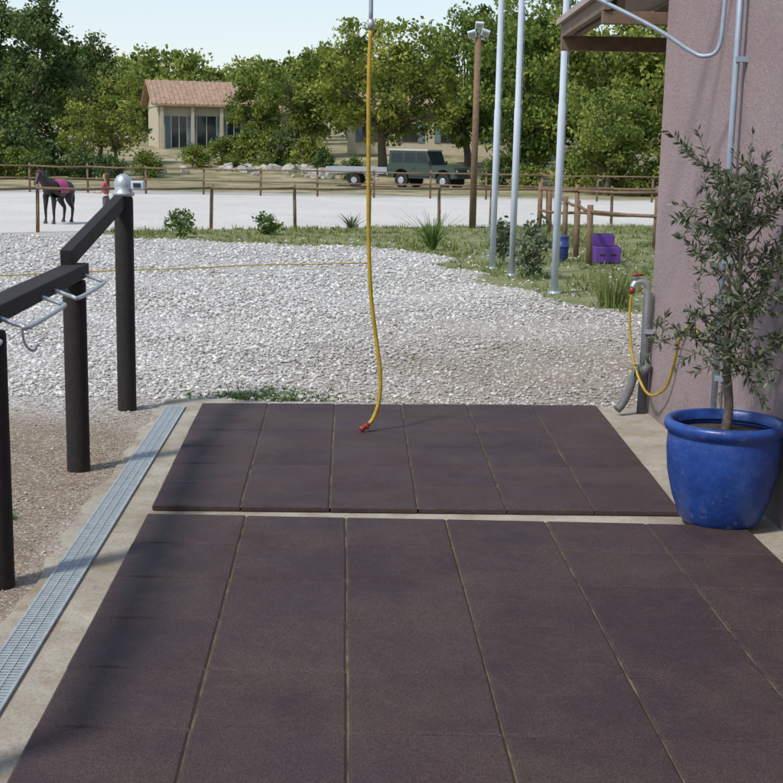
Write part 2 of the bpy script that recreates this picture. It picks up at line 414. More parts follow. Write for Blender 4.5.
def scatter(n, y0, y1, r0, r1, rng, left=False):
    yy = rng.uniform(y0, y1, n)
    xx = rng.uniform(-1, 1, n)*(yy*.31+.8)
    if left: xx = -1.75 - rng.random(n)*1.6 + .04*(9.4-yy)
    d, g, s, bk_ = masks(xx, yy)
    keep = (rng.random(n) > g*.93) & (rng.random(n) > s*.9) & (rng.random(n) > d*(.40 if not left else .45))
    keep &= ~((xx > 1.85) & (yy < 9.95)) 
    xx, yy = xx[keep], yy[keep]; dd = d[keep]
    r = rng.uniform(r0, r1, len(xx))*(1-.3*dd)
    if left: r *= rng.choice([.5, .8, 1.1], len(xx), p=[.6, .3, .1])
    t_ = np.clip(rng.normal(.64, .2, len(xx))-dd*.30, 0, 1)
    return xx, yy, r, t_
rng = np.random.default_rng(5)
parts = [scatter(24000, 9.86, 14.5, .008, .025, rng), scatter(15000, 14.5, 19, .013, .030, rng), scatter(11000, 19, 27, .018, .038, rng), scatter(9000, 3.5, 9.9, .005, .016, rng, True)]
px = np.concatenate([p[0] for p in parts]); py = np.concatenate([p[1] for p in parts])
rr = np.concatenate([p[2] for p in parts]); tt = np.concatenate([p[3] for p in parts])
pz = -.012+rr*.3 + .03*nz2(px+3, py, .3)*sstep(12, 16, py)
V, F = stones(px, py, pz, rr, rng)
add_obj('gravel', fast_mesh('gravel', V, F, np.repeat(tt, 20), (M['stone'],)))

# ------------------------------------------------------------------ concrete slab, drain, mats
def L(xr, d): return xr + .0385*(9.4-d)   # line parallel to pad
mb = MB()
ptsl = [(L(-1.72, d)+random.uniform(-.035, .035), d) for d in np.linspace(-3, 9.5, 70)]
far = [(x_, 9.66+.05*(x_+1.6)*.9+random.uniform(-.03, .03)+(.16 if x_ < -1.25 else 0)) for x_ in np.linspace(-1.7, 1.93, 26)]
poly = ptsl + far + [(2.2, 9.9), (2.6, -3)]
mb.poly_up(poly[::-1], -.06, 0, M['concrete'])
mb.build('concrete_pavement')
mb = MB()
mb.add([(L(-1.645, 1), 1, .0035), (L(-1.515, 1), 1, .0035), (L(-1.515, 9.5), 9.5, .0035), (L(-1.645, 9.5), 9.5, .0035)], [(0, 1, 2, 3)], M['pvc'])
ang = math.atan(.0385)
for side in (-1.645, -1.515):
    mb.beam((L(side, 1), 1, .009), (L(side, 9.5), 9.5, .009), .012, .010, M['grate'])
d = 1.0
while d < 9.5:
    mb.box((L(-1.58, d), d, .0085), (.124, .016, .007), M['grate'], rz=ang); d += .026
for side in (-1.60, -1.56):
    mb.beam((L(side, 1), 1, .0125), (L(side, 9.5), 9.5, .0125), .006, .004, M['grate'])
mb.build('channel_drain')

def tile_mat(name, FL, FR, BR, BL, nu, nv, z0, h):
    mb = MB()
    FL, FR, BR, BL = [Vector((*p, 0)) for p in (FL, FR, BR, BL)]
    def P(u, v): return FL.lerp(FR, u).lerp(BL.lerp(BR, u), v)
    for i in range(nu):
        for j_ in range(nv):
            g = random.uniform(.0032, .0042)
            j1 = [random.uniform(-.002, .002) for _ in range(8)]
            cs = [P(i/nu, j_/nv), P((i+1)/nu, j_/nv), P((i+1)/nu, (j_+1)/nv), P(i/nu, (j_+1)/nv)]
            cen = sum(cs, Vector())/4
            tn = random.random()
            tl = [random.uniform(-.0014, .0014) for _ in range(4)]
            def ring(ins, z, tilt=1):
                out = []
                for k, c_ in enumerate(cs):
                    dv = (cen-c_); dx = math.copysign(ins, dv.x); dy = math.copysign(ins, dv.y)
                    out.append((c_.x+dx+j1[k], c_.y+dy+j1[k+4], z+tl[k]*tilt))
                return out
            R0, R1, R2 = ring(g, z0+.003, 0), ring(g, z0+h-.0065), ring(g+.009, z0+h)
            mb.add(R0+R1+R2, [(0, 1, 5, 4), (1, 2, 6, 5), (2, 3, 7, 6), (3, 0, 4, 7), (4, 5, 9, 8), (5, 6, 10, 9), (6, 7, 11, 10), (7, 4, 8, 11), (8, 9, 10, 11)], M['mat'], False, tn)
    e = .006
    mb.add([(FL.x+e, FL.y+e, z0+h-.0075), (FR.x-e, FR.y+e, z0+h-.0075), (BR.x-e, BR.y-e, z0+h-.0075), (BL.x+e, BL.y-e, z0+h-.0075)], [(0, 1, 2, 3)], M['joint'])
    return mb.build(name)
tile_mat('rubber_mat', (-1.05, 1.5), (2.04, 1.5), (1.845, 6.58), (-1.255, 6.58), 6, 10, .003, .028)
tile_mat('rubber_mat', (-1.26, 6.72), (1.57, 6.81), (1.55, 9.74), (-1.40, 9.52), 6, 6, .003, .030)

# ------------------------------------------------------------------ hitching rail
par = empty('hitching_rail')
PS = [(L(-1.93, 9.43), 9.43, 1.53), (L(-1.925, 7.62), 7.62, 1.12), (L(-1.86, 5.53), 5.53, 1.12), (L(-1.90, 3.4), 3.4, 1.12)]
for i, (px_, py_, hh) in enumerate(PS):
    mb = MB(); r = .068
    mb.lathe([(r*1.03, -.2), (r, .05), (r*.99, hh-.02), (r*.93, hh), (0.001, hh+.002)], M['blackwood'], 20)
    mb.build('post_%d' % (i+1), par, (px_, py_, 0))
mb = MB()
mb.beam((PS[3][0]-.0, PS[3][1], 1.175), (PS[1][0], PS[1][1]+.1, 1.175), .13, .08, M['blackwood'])
mb.build('rail_1', par)
mb = MB()
mb.beam((PS[1][0]-.03, PS[1][1]-.05, 1.25), (PS[0][0]-.02, PS[0][1]-.02, 1.5), .07, .10, M['blackwood'])
mb.build('rail_2', par)
mb = MB()
for d0, d1 in ((4.3, 5.2), (5.65, 6.45), (6.75, 7.55)):
    xa = L(-1.83, d0); xb = L(-1.83, d1)
    mb.tube(bez([(xa-.02, d0, 1.16), (xa+.07, d0, 1.13), (xa+.10, d0+.05, 1.12), (xb+.10, d1-.05, 1.12), (xb+.07, d1, 1.13), (xb-.02, d1, 1.16)], 30), .011, M['galv'], 8)
mb.tube(bez([(L(-1.79, 5.8), 5.8, 1.12), (L(-1.78, 5.8), 5.8, 1.03), (L(-1.75, 5.83), 5.83, .99), (L(-1.73, 5.85), 5.85, 1.02)], 12), .006, M['galv'], 6)
mb.build('tether_bars', par)
mb = MB(); cx, cy, cz = PS[0]
mb.lathe([(.05, 0), (.078, .01), (.078, .03), (.06, .045), (.066, .08), (.062, .115), (.045, .145), (.02, .16), (.001, .163)], M['galv'], 20, (cx, cy, cz))
mb.box((cx+.105, cy-.01, cz+.085), (.09, .07, .06), M['whitepaint'], bev=.008)
mb.box((cx+.105, cy-.048, cz+.085), (.05, .008, .03), M['blackmetal'])
mb.tube([(cx+.05, cy, cz+.07), (cx+.09, cy, cz+.07)], .014, M['galv'], 8)
mb.build('post_lamp')

# ------------------------------------------------------------------ stucco building
bld = empty('stucco_building')
mb = MB(); A = (1.915, 9.70); B = (2.43, -2.8); C_ = (10.5, -2.5); D = (10, 10.0)
mb.poly_up([A, B, C_, D], -.1, 4.9, M['stucco']); mb.build('walls', bld)
mb = MB()
mb.poly_up([(1.86, 9.95), (2.38, -3.1), (10.9, -2.8), (10.4, 10.3)], 4.9, 5.05, M['canopywood']); mb.build('roof', bld)
mb = MB()
# lean-to canopy on the far gable
mb.beam((1.46, 9.80, 2.86), (7.5, 10.05, 2.86), .07, .09, M['canopywood'])
mb.beam((1.46, 12.2, 2.86), (7.5, 12.4, 2.86), .07, .13, M['canopywood'])
mb.beam((1.49, 9.75, 2.97), (1.49, 12.3, 2.97), .05, .12, M['canopywood'])
for k in range(9):
    xk = 1.60+k*.62
    mb.beam((xk, 9.84, 2.96+k*.10), (xk, 12.2, 2.96+k*.10), .06, .09, M['canopywood'])
V = [(1.42, 9.74, 3.02), (7.6, 9.95, 4.02), (7.6, 12.5, 4.02), (1.42, 12.3, 3.02)]
mb.add(V+[(p[0], p[1], p[2]+.05) for p in V], [(3, 2, 1, 0), (4, 5, 6, 7), (0, 1, 5, 4), (1, 2, 6, 5), (2, 3, 7, 6), (3, 0, 4, 7)], M['soffit'])
mb.tube([(7.3, 12.2, 0), (7.3, 12.2, 2.8)], .06, M['canopywood'])
mb.build('canopy', bld)

# wash boom with hanging hose
boom = empty('wash_boom')
mb = MB()
wx = 1.965
mb.tube([(wx-.03, 7.75, .03), (wx-.03, 7.75, 4.2)], .019, M['pipe'], 10)
for zz in (.6, 1.3, 2.45, 3.3): mb.box((wx+.0, 7.75, zz), (.08, .05, .03), M['pipe'])
arm0 = Vector((1.83, 7.80, 2.46)); arm1 = Vector((-.18, 8.74, 3.52))
mb.tube(bez([(1.87, 7.78, 3.3), (1.855, 7.78, 2.75), (1.84, 7.79, 2.52), (1.77, 7.83, 2.47), (1.68, 7.88, 2.51), tuple(arm0.lerp(arm1, .2)), tuple(arm0.lerp(arm1, .6)), tuple(arm1)], 50), .013, M['pipe'], 8)
bs = arm0.lerp(arm1, .30)
mb.tube([tuple(bs), (1.92, 7.8, 3.5)], .013, M['pipe'], 8)
mb.tube([(1.93, 7.8, 3.5), tuple(arm1)], .02, M['pipe'], 8)
mb.build('arm', boom)
mb = MB()
mb.tube(bez([(-.18, 8.74, 3.52), (-.18, 8.74, 3.4), (-.182, 8.74, 3.0), (-.18, 8.74, 2.70)], 12), .014, M['pipe'], 8)
mb.tube([(-.18, 8.74, 2.72), (-.18, 8.74, 2.66)], .022, M['galv'], 8)
mb.build('swivel_pipe', boom)
mb = MB()
mb.tube(bez([(-.18, 8.74, 2.67), (-.187, 8.74, 2.3), (-.18, 8.74, 1.8), (-.172, 8.74, 1.35), (-.15, 8.73, .95), (-.105, 8.72, .62), (-.078, 8.70, .42), (-.082, 8.68, .24), (-.12, 8.66, .12), (-.16, 8.64, .075)], 60), .0135, M['yellow'], 10)
mb.build('hose', boom)
mb = MB()
mb.tube([(-.15, 8.645, .083), (-.19, 8.62, .058), (-.205, 8.615, .05)], [.017, .019, .024], M['red'], 10)
mb.tube([(-.17, 8.63, .09), (-.15, 8.62, .055)], .008, M['red'], 6)
mb.build('nozzle', boom)

# standpipe tap + hose on building corner
tap = empty('standpipe_tap')
mb = MB()
mb.tube([(1.865, 9.62, -.02), (1.87, 9.62, .5), (1.865, 9.61, .90)], .036, M['pvc'], 14)
mb.tube(bez([(1.865, 9.61, .88), (1.855, 9.60, .95), (1.815, 9.59, .985), (1.765, 9.58, .98), (1.74, 9.57, .94)], 16), .023, M['galv'], 10)
mb.tube(bez([(1.835, 9.55, .34), (1.785, 9.54, .30), (1.755, 9.53, .2), (1.705, 9.52, .09), (1.665, 9.50, .045)], 16), .030, M['pvc'], 12)
mb.tube([(1.835, 9.55, .30), (1.89, 9.56, .38)], .034, M['pvc'], 12)
mb.box((1.90, 9.60, .62), (.10, .10, .03), M['galv'])
mb.build('pipe', tap)
mb = MB(); mb.tube([(1.765, 9.57, 1.0), (1.765, 9.57, 1.03)], .012, M['galv'], 8); mb.tube([(1.73, 9.55, 1.035), (1.815, 9.58, 1.035)], .010, M['red'], 6); mb.tube([(1.74, 9.57, .945), (1.737, 9.57, .90)], .02, M['red'], 8)
mb.build('valve', tap)
mb = MB(); mb.tube(bez([(1.737, 9.57, .91), (1.73, 9.55, .7), (1.755, 9.45, .42), (1.83, 9.25, .22), (1.90, 9.0, .30), (1.92, 8.85, .5), (1.925, 8.75, .68), (1.94, 8.55, .8), (1.955, 8.3, .78)], 50), .010, M['yellow'], 8)
mb.build('hose', tap)

# ------------------------------------------------------------------ potted olive
pot = empty('potted_olive_tree', (1.735, 6.68, 0), 0, .97)
mb = MB()
mb.lathe([(.001, .03), (.19, .03), (.20, .03), (.205, .034), (.222, .06), (.262, .17), (.292, .30), (.303, .42), (.300, .50), (.296, .515), (.312, .525), (.322, .545), (.322, .565), (.312, .582), (.292, .585), (.278, .575), (.272, .53)], M['pot'], 48)
mb.lathe([(.29, .50), (.15, .52), (.001, .535)], M['soil'], 32)
mb.build('pot', pot)
rng = np.random.default_rng(21)
TV = []; TF = []
def addt(p, r, seg=8):
    v, f = tube_q(p, r, seg); o = len(TV); TV.extend([tuple(q) for q in v]); TF.extend([tuple(i+o for i in q) for q in f])
trunk = bez([(0, 0, .5), (.012, 0, .65), (-.008, .01, .85), (-.02, .0, 1.02), (.01, 0, 1.22), (.03, .01, 1.48), (.05, 0, 1.80)], 24)
addt(trunk, list(np.linspace(.029, .007, len(trunk))))
LC = []; LA = []
def leafrow(p0, p1, n):
    p0 = np.array(p0); p1 = np.array(p1); dr = (p1-p0)/np.linalg.norm(p1-p0)
    for k in range(n):
        t_ = rng.random()**.8; side = rng.normal(size=3); side -= dr*side.dot(dr); side /= np.linalg.norm(side)
        ax = dr*.75+side*.9; ax /= np.linalg.norm(ax)
        LC.append(p0+(p1-p0)*t_+ax*.024); LA.append(ax)
for k in range(35):
    tz = rng.uniform(.34, .98); st = np.array(trunk[int(tz*(len(trunk)-1))])
    th = rng.uniform(0, 6.283); up = rng.uniform(.15, .9)
    if st[2] > 1.35: up = rng.uniform(.5, 1.6)
    ln = rng.uniform(.26, .48)*(1.0 if st[2] < 1.4 else .8)
    if st[2] < 1.0: up = rng.uniform(-.1, .35)
    dr = np.array([math.cos(th), math.sin(th), up]); dr /= np.linalg.norm(dr)
    mid = st+dr*ln*.5+np.array([0, 0, .02]); en = st+dr*ln+np.array([0, 0, .05+rng.uniform(-.1, .05)])
    addt([st, mid, en], [.007, .0045, .002], 5)
    leafrow(mid, en, 18)
    for q in range(6):
        s0 = st+(en-st)*rng.uniform(.25, 1); d2 = dr*.5+rng.normal(0, .6, 3)+np.array([0, 0, .12 if rng.random() < .6 else -.4]); d2 /= np.linalg.norm(d2)
        e2 = s0+d2*rng.uniform(.12, .26); addt([s0, (s0+e2)/2, e2], [.003, .0022, .0012], 4); leafrow(s0, e2, 19)
for th, tilt, ln in ((.5, .25, .46), (2.2, .2, .40), (3.6, .3, .34), (5.2, .28, .44), (1.2, .1, .55), (4.4, .12, .48)):
    st = np.array(trunk[-4]); dr = np.array([math.cos(th)*tilt, math.sin(th)*tilt, 1]); en = st+dr*ln; addt([st, (st+en)/2, en], [.006, .004, .0015], 5); leafrow(st, en, 24)
    e2 = en-dr*ln*.4+np.array([.1*math.cos(th+2), .1*math.sin(th+2), .12]); addt([en-dr*ln*.4, e2], [.003, .001], 4); leafrow(en-dr*ln*.4, e2, 10)
LC = np.array(LC); LA = np.array(LA)
V, F = leaves(LC, .026, .26, rng, LA)
TV = np.array(TV); TF = np.array(TF)
mi = np.r_[np.zeros(len(TF), int), np.ones(len(F), int)]
me = fast_mesh('tree', np.vstack([TV, V]), np.vstack([TF, F+len(TV)]), np.r_[np.full(len(TF), .5), np.clip(rng.normal(.38, .28, len(F)), 0, 1)], (M['olivebark'], M['leafolive']), mi, smooth=(mi == 0))
add_obj('tree', me, pot)

# ------------------------------------------------------------------ poles
for (px_, py_, hh) in ((1.59, 21.3, 7.4), (1.81, 20.2, 7.4), (2.18, 17.8, 7.4)):
    mb = MB()
    mb.tube([(0, 0, -.1), (0, 0, 2.5), (0, 0, 2.52), (0, 0, 5), (0, 0, hh)], [.050, .050, .044, .044, .03], M['whitepaint'], 14)
    mb.lathe([(.03, hh), (.045, hh+.03), (.03, hh+.07), (.001, hh+.08)], M['galv'], 12)
    mb.lathe([(.09, -.02), (.09, .02), (.053, .03)], M['galv'], 14)
    mb.tube([(.06, 0, 1.2), (.055, 0, hh-.1)], .003, M['whitepaint'], 4)
    mb.tube([(.04, 0, 1.2), (.075, 0, 1.2)], .008, M['galv'], 6)
    mb.build('flagpole', None, (px_, py_, 0))
mb = MB()
mb.tube([(0, 0, -.1), (0, 0, 4.5)], [.085, .07], M['brownwood'], 12)
mb.beam((-.14, 0, 4.42), (.16, 0, 4.42), .05, .05, M['galv'])
for sx_, dz in ((-.15, .02), (.16, .05), (.02, .22)):
    mb.box((sx_, -.08, 4.5+dz), (.20, .09, .16), M['whitepaint'], rx=.5, ry=.3*sx_/.15, bev=.01)
    mb.box((sx_, -.13, 4.472+dz), (.13, .006, .09), M['chrome'], rx=.5, ry=.3*sx_/.15)
    mb.tube([(sx_, -.05, 4.47+dz), (sx_*.6, 0, 4.4)], .012, M['galv'], 6)
mb.build('floodlight_pole', None, (1.87, 31.9, 0))

# ------------------------------------------------------------------ wooden fences
def fence(pts, h, rails, r=.04, name='wooden_fence', far=False):
    mb = MB()
    for (x_, y_) in pts:
        z0 = GZ(x_, y_)
        mb.tube([(x_, y_, z0-.1), (x_+random.uniform(-.03, .03), y_, z0+h+random.uniform(-.03, .04))], [r, r*.95], M['brownwood'], 8)
    for (x0, y0), (x1, y1) in zip(pts[:-1], pts[1:]):
        for rh in rails:
            mb.tube([(x0, y0-.06, GZ(x0, y0)+rh+random.uniform(-.015, .015)), ((x0+x1)/2, (y0+y1)/2-.06, (GZ(x0, y0)+GZ(x1, y1))/2+rh-random.uniform(0, .03)), (x1, y1-.06, GZ(x1, y1)+rh)], .030, M['brownwood'], 7)
    return mb.build(name)
fence([(-11.4, 25.3), (-9.4, 26.4), (-7.46, 27.6), (-5.8, 28.8), (-4.17, 30), (-2.33, 30.9), (-.62, 31.9), (1.1, 32.8), (2.4, 33.3), (3.9, 33.9), (5.7, 34.9), (7.6, 35.9), (9.4, 36.8), (11.3, 37.8)], .96, [.9])
fence([(x_, 47.8+.07*(x_+26)) for x_ in np.arange(-26, 24, 2.1)], 1.0, [.5, .93])
fence([(3.62, 31), (3.5, 28.8), (3.42, 26.6), (3.36, 24.4), (3.3, 22.3), (4.3, 21.0), (5.8, 19.6), (7.4, 18.4)], .98, [.9], .055)
fence([(3.0, 27.5), (3.7, 27.0), (5.2, 26.4), (6.8, 25.8), (8.4, 25.2)], 1.2, [1.1, .65], .05)

# yellow rope on gravel
mb = MB()
rp = [(-6.5, 17.8), (-5.5, 18.3), (-4.2, 19.3), (-3.2, 19.9), (-2.2, 20.7), (-1.2, 21.1), (-.39, 21.5)]
mb.tube(bez([(a_, b_, .03) for a_, b_ in rp], 40), .009, M['yellow'], 6); mb.build('yellow_rope')

# mounting block + barrel
mb = MB()
mb.box((0, .12, .235), (.40, .26, .47), M['purple'], bev=.02)
mb.box((0, -.16, .14), (.46, .28, .28), M['purple'], bev=.02)
mb.box((0, .12, .475), (.36, .22, .012), M['blackmetal']); mb.box((0, -.17, .285), (.40, .22, .012), M['blackmetal'])
for s_ in (-1, 1): mb.box((s_*.1, -.302, .14), (.10, .006, .03), M['blackmetal'], bev=.002)
mb.build('mounting_block', None, (3.64, 23.0, .0), .15)
mb = MB()
mb.lathe([(.10, 0), (.115, .03), (.125, .2), (.125, .22), (.13, .22), (.13, .25), (.125, .25), (.12, .40), (.125, .42), (.09, .43), (.001, .43)], M['bluepl'], 20)
mb.build('blue_barrel', None, (2.94, 23.2, 0))

# ------------------------------------------------------------------ plants near
def blades(n, R, h, w, rng, cx=0, cy=0, lean=.5, seg=2):
    V = []; F = []; T = []
    for k in range(n):
        th = rng.uniform(0, 6.283); r = R*rng.random()**.5; bx = cx+r*math.cos(th)*.4; by = cy+r*math.sin(th)*.4
        hh = h*rng.uniform(.55, 1.05); ln = lean*rng.uniform(.1, 1.2)*hh; o = len(V)
        px_, py_ = -math.sin(th+rng.normal(0, .8)), math.cos(th)
        for i in range(seg+1):
            t_ = i/seg; ww = w*(1-t_*.85)
            x_ = bx+math.cos(th)*ln*t_**1.6; y_ = by+math.sin(th)*ln*t_**1.6; zz = hh*(t_-.12*lean*t_*t_)
            V += [(x_-px_*ww, y_-py_*ww, zz), (x_+px_*ww, y_+py_*ww, zz)]
        tn = rng.random()
        for i in range(seg): F.append((o+2*i, o+2*i+1, o+2*i+3, o+2*i+2)); T.append(tn)
    return np.array(V), np.array(F), np.array(T)
def spiky(name, n, R, h, w, seed, loc, mat, lean=.9):
    V, F, T = blades(n, R, h, w, np.random.default_rng(seed), lean=lean, seg=3)
    return add_obj(name, fast_mesh(name, V, F, T, (mat,)), None, loc)
spiky('yucca_plant', 75, .12, .82, .018, 1, (.71, 24.9, -.02), M['leafgreen'])
spiky('agave_plant', 45, .2, .45, .025, 2, (-1.0, 30.6, -.02), M['leafolive'], 1.1)
spiky('dry_grass_tussock', 200, .45, .55, .008, 3, (2.75, 16.4, -.02), M['leafdry'], .5)
def shrub(name, seed, H, W, loc, mat, n=22, per=60, leaf=.045, rc=.13):
    V, F, mi_, T = tree_arrays(seed, H, W, .05, n, per, leaf, rc, .012, .9)
    return add_obj(name, fast_mesh(name, V, F, T, (M['bark'], mat), mi_), None, loc)
shrub('laurel_shrub', 31, .55, .5, (-4.36, 26.9, 0), M['leafgreen'], n=15, per=30)
shrub('laurel_shrub', 32, .48, .5, (-2.69, 28.0, 0), M['leafgreen'], n=14, per=30)
shrub('oleander_shrub', 33, .75, .42, (1.78, 22.1, 0), M['leafolive'], n=17, per=30)
shrub('oleander_shrub', 34, .88, .55, (2.10, 19.9, 0), M['leafolive'], n=18, per=30)
# grass mass
rng = np.random.default_rng(77)
gx = rng.uniform(-7, 10, 10000); gy = rng.uniform(14.5, 34, 10000)
d_, g_, s_, b_2 = masks(gx, gy)
k = (g_ > .5) & (nz2(gx, gy, 1.3) > -.25) & (np.abs(gx) < gy*.32+.5); gx, gy = gx[k], gy[k]
VV = []; FF = []; TT = []; o = 0
for i in range(len(gx)):
    V, F, T = blades(5, .12, rng.uniform(.05, .15), .005+.0003*gy[i], rng, gx[i], gy[i]*1.0, .8, 1)
    VV.append(V+np.array([0, 0, -.015])); FF.append(F+o); TT.append(np.clip(T*.6+rng.random()*.5, 0, 1)); o += len(V)
add_obj('grass', fast_mesh('grass', np.vstack(VV), np.vstack(FF), np.concatenate(TT), (M['leafdry'],)))
VV = []; FF = []; TT = []; o = 0
for i in range(330):
    if i < 250: x_, y_ = rng.normal(-.95, .28), 9.86+abs(rng.normal(0, .22))
    elif i < 280: x_, y_ = rng.normal(-2.02, .05), rng.normal(6.45, .08)
    else: x_, y_ = rng.uniform(-3, 2), rng.uniform(10, 14)
    V, F, T = blades(7, .05, rng.uniform(.02, .06), .004, rng, x_, y_, 1.2, 2)
    VV.append(V+np.array([0, 0, -.012])); FF.append(F+o); TT.append(T*.7); o += len(V)
add_obj('weeds', fast_mesh('weeds', np.vstack(VV), np.vstack(FF), np.concatenate(TT), (M['leafgreen'],)))

# ------------------------------------------------------------------ trees
oakA = tree_mesh('oak_a', M['leaf'], seed=1, H=8.4, W=9.4, base=.22, nclump=125, per=115, leaf=.125, rc=.68, tr=.26)
oakB = tree_mesh('oak_b', M['leaf'], seed=2, H=8.0, W=7.2, base=.15, nclump=105, per=115, leaf=.125, rc=.64, tr=.22)
oakC = tree_mesh('oak_c', M['leaf'], seed=3, H=7.0, W=6.0, base=.12, nclump=85, per=105, leaf=.125, rc=.58, tr=.18)
pineA = tree_mesh('pine_a', M['leafdark'], seed=4, H=9.0, W=5.6, base=.12, nclump=105, per=120, leaf=.115, rc=.56, tr=.2, cone=.45)
oliveA = tree_mesh('olive_a', M['leaf'], seed=5, H=5.6, W=3.6, base=.2, nclump=55, per=60, leaf=.09, rc=.42, tr=.12)
def put(name, me_, x_, y_, s_=1, rz=0, sz=None):
    return add_obj(name, me_, None, (x_, y_, GZ(x_, y_)-.05), rz, (s_, s_, sz or s_))
put('oak_tree', oakA, -.7, 73, 1.0, .4)
put('oak_tree', oakB, 4.3, 79, 1.05, 1.9, 1.15)
put('oak_tree', oakB, 6.6, 66, .95, 1, 1.02)
put('oak_tree', oakA, 10.2, 64, .95, 2.5, 1.06)
put('oak_tree', oakC, 13.0, 60, 1.15, .2)
put('oak_tree', oakC, 9.0, 57, .72, 4.2)
put('oak_tree', oakB, 16.2, 66, 1.15, 3.1)
put('oak_tree', oakC, -5.6, 86, 1.0, 3.3)
put('oak_tree', oakC, -9.0, 89, .78, 1.3)
put('oak_tree', oakA, 9.0, 88, 1.1, 5.1, 1.3)
put('pine_tree', pineA, -18.6, 70, 1.0, 0)
put('pine_tree', pineA, -22.0, 72, 1.1, 2)
put('pine_tree', pineA, -17.2, 77, .8, 4)
put('olive_tree', oliveA, -13.9, 67, .95, 0)
put('olive_tree', oliveA, -15.6, 66, .7, 2)
# shrubs on the bank
shA = tree_mesh('bank_shrub_a', M['leafdark'], seed=41, H=1.7, W=2.0, base=.0, nclump=34, per=80, leaf=.08, rc=.34, tr=.04)
shB = tree_mesh('bank_shrub_b', M['leaf'], seed=42, H=1.5, W=2.2, base=.0, nclump=34, per=80, leaf=.08, rc=.34, tr=.04)
rng = np.random.default_rng(3)
for x_, y_, s_ in ((-19.5, 62, 1.2), (-17.8, 63, 1.0), (-16.4, 61.5, .8), (-14.9, 63, .9), (-13.4, 62.5, .7), (-12.4, 66, .8), (-21.5, 61, 1.3), (-11.5, 76, .9), (-10.0, 78, 1.1), (-8.4, 78, 1.25), (-6.8, 79, 1.2), (-5.2, 78, 1.1), (-4.0, 74, .7), (-2.2, 69, .7), (-9.2, 75.5, .5), (-7.4, 75.4, .6), (-5.9, 75.3, .45), (-18.5, 66, 1.5), (-20.5, 66, 1.5), (-16.8, 67, 1.2),
                   (5.0, 66, .9), (6.4, 63, .9), (8.0, 61, 1.0), (9.6, 58.5, 1.1), (11.2, 57, 1.2), (12.8, 56, 1.2), (14.3, 57, 1.3), (7.0, 72, 1.2)):
    put('shrub', shA if rng.random() < .5 else shB, x_, y_, s_, rng.random()*6, s_*rng.uniform(.8, 1.15))
# distant woodland mass
base = [tree_arrays(seed=s_, H=8, W=6.5, base=.05, nclump=60, per=55, leaf=.24, rc=.8, tr=.2, cone=c_) for s_, c_ in ((51, 0), (52, 0), (53, .7))]
VV = []; FF = []; MI = []; TT = []; o = 0
for i in range(54):
    row = i // 22
    x_ = -52+(i % 22)*5.0+rng.uniform(-1.5, 1.5)+row*1.7; y_ = 112+row*14+rng.uniform(-4, 4)
    V, F, mi_, T = base[rng.choice(3, p=[.4, .35, .25])]
    s_ = rng.uniform(.76, 1.05)+(.28 if x_ > 4 else 0); a_ = rng.random()*6.28; ca, sa_ = math.cos(a_), math.sin(a_)
    W_ = V*s_; W_ = np.stack([W_[:, 0]*ca-W_[:, 1]*sa_+x_, W_[:, 0]*sa_+W_[:, 1]*ca+y_, W_[:, 2]+GZ(x_, y_)], 1)
    VV.append(W_); FF.append(F+o); MI.append(mi_); TT.append(np.clip(T+rng.normal(-.03, .12), 0, 1)); o += len(V)
add_obj('distant_trees', fast_mesh('distant_trees', np.vstack(VV), np.vstack(FF), np.concatenate(TT), (M['bark'], M['leaf']), np.concatenate(MI)))

# boulders border
rng = np.random.default_rng(9)
n = 80
bx = np.r_[rng.uniform(-9.8, -3.2, 60), rng.uniform(-13, 2, 20)]; by = np.r_[74+rng.uniform(-1.6, 1.4, 60), 70+rng.uniform(-2, 2, 20)]
V, F = stones(bx, by, gz(bx, by)+.06, .12+.40*rng.random(n)**1.7, rng, .8)
add_obj('boulders', fast_mesh('boulders', V, F, None, (M['rock'],)))

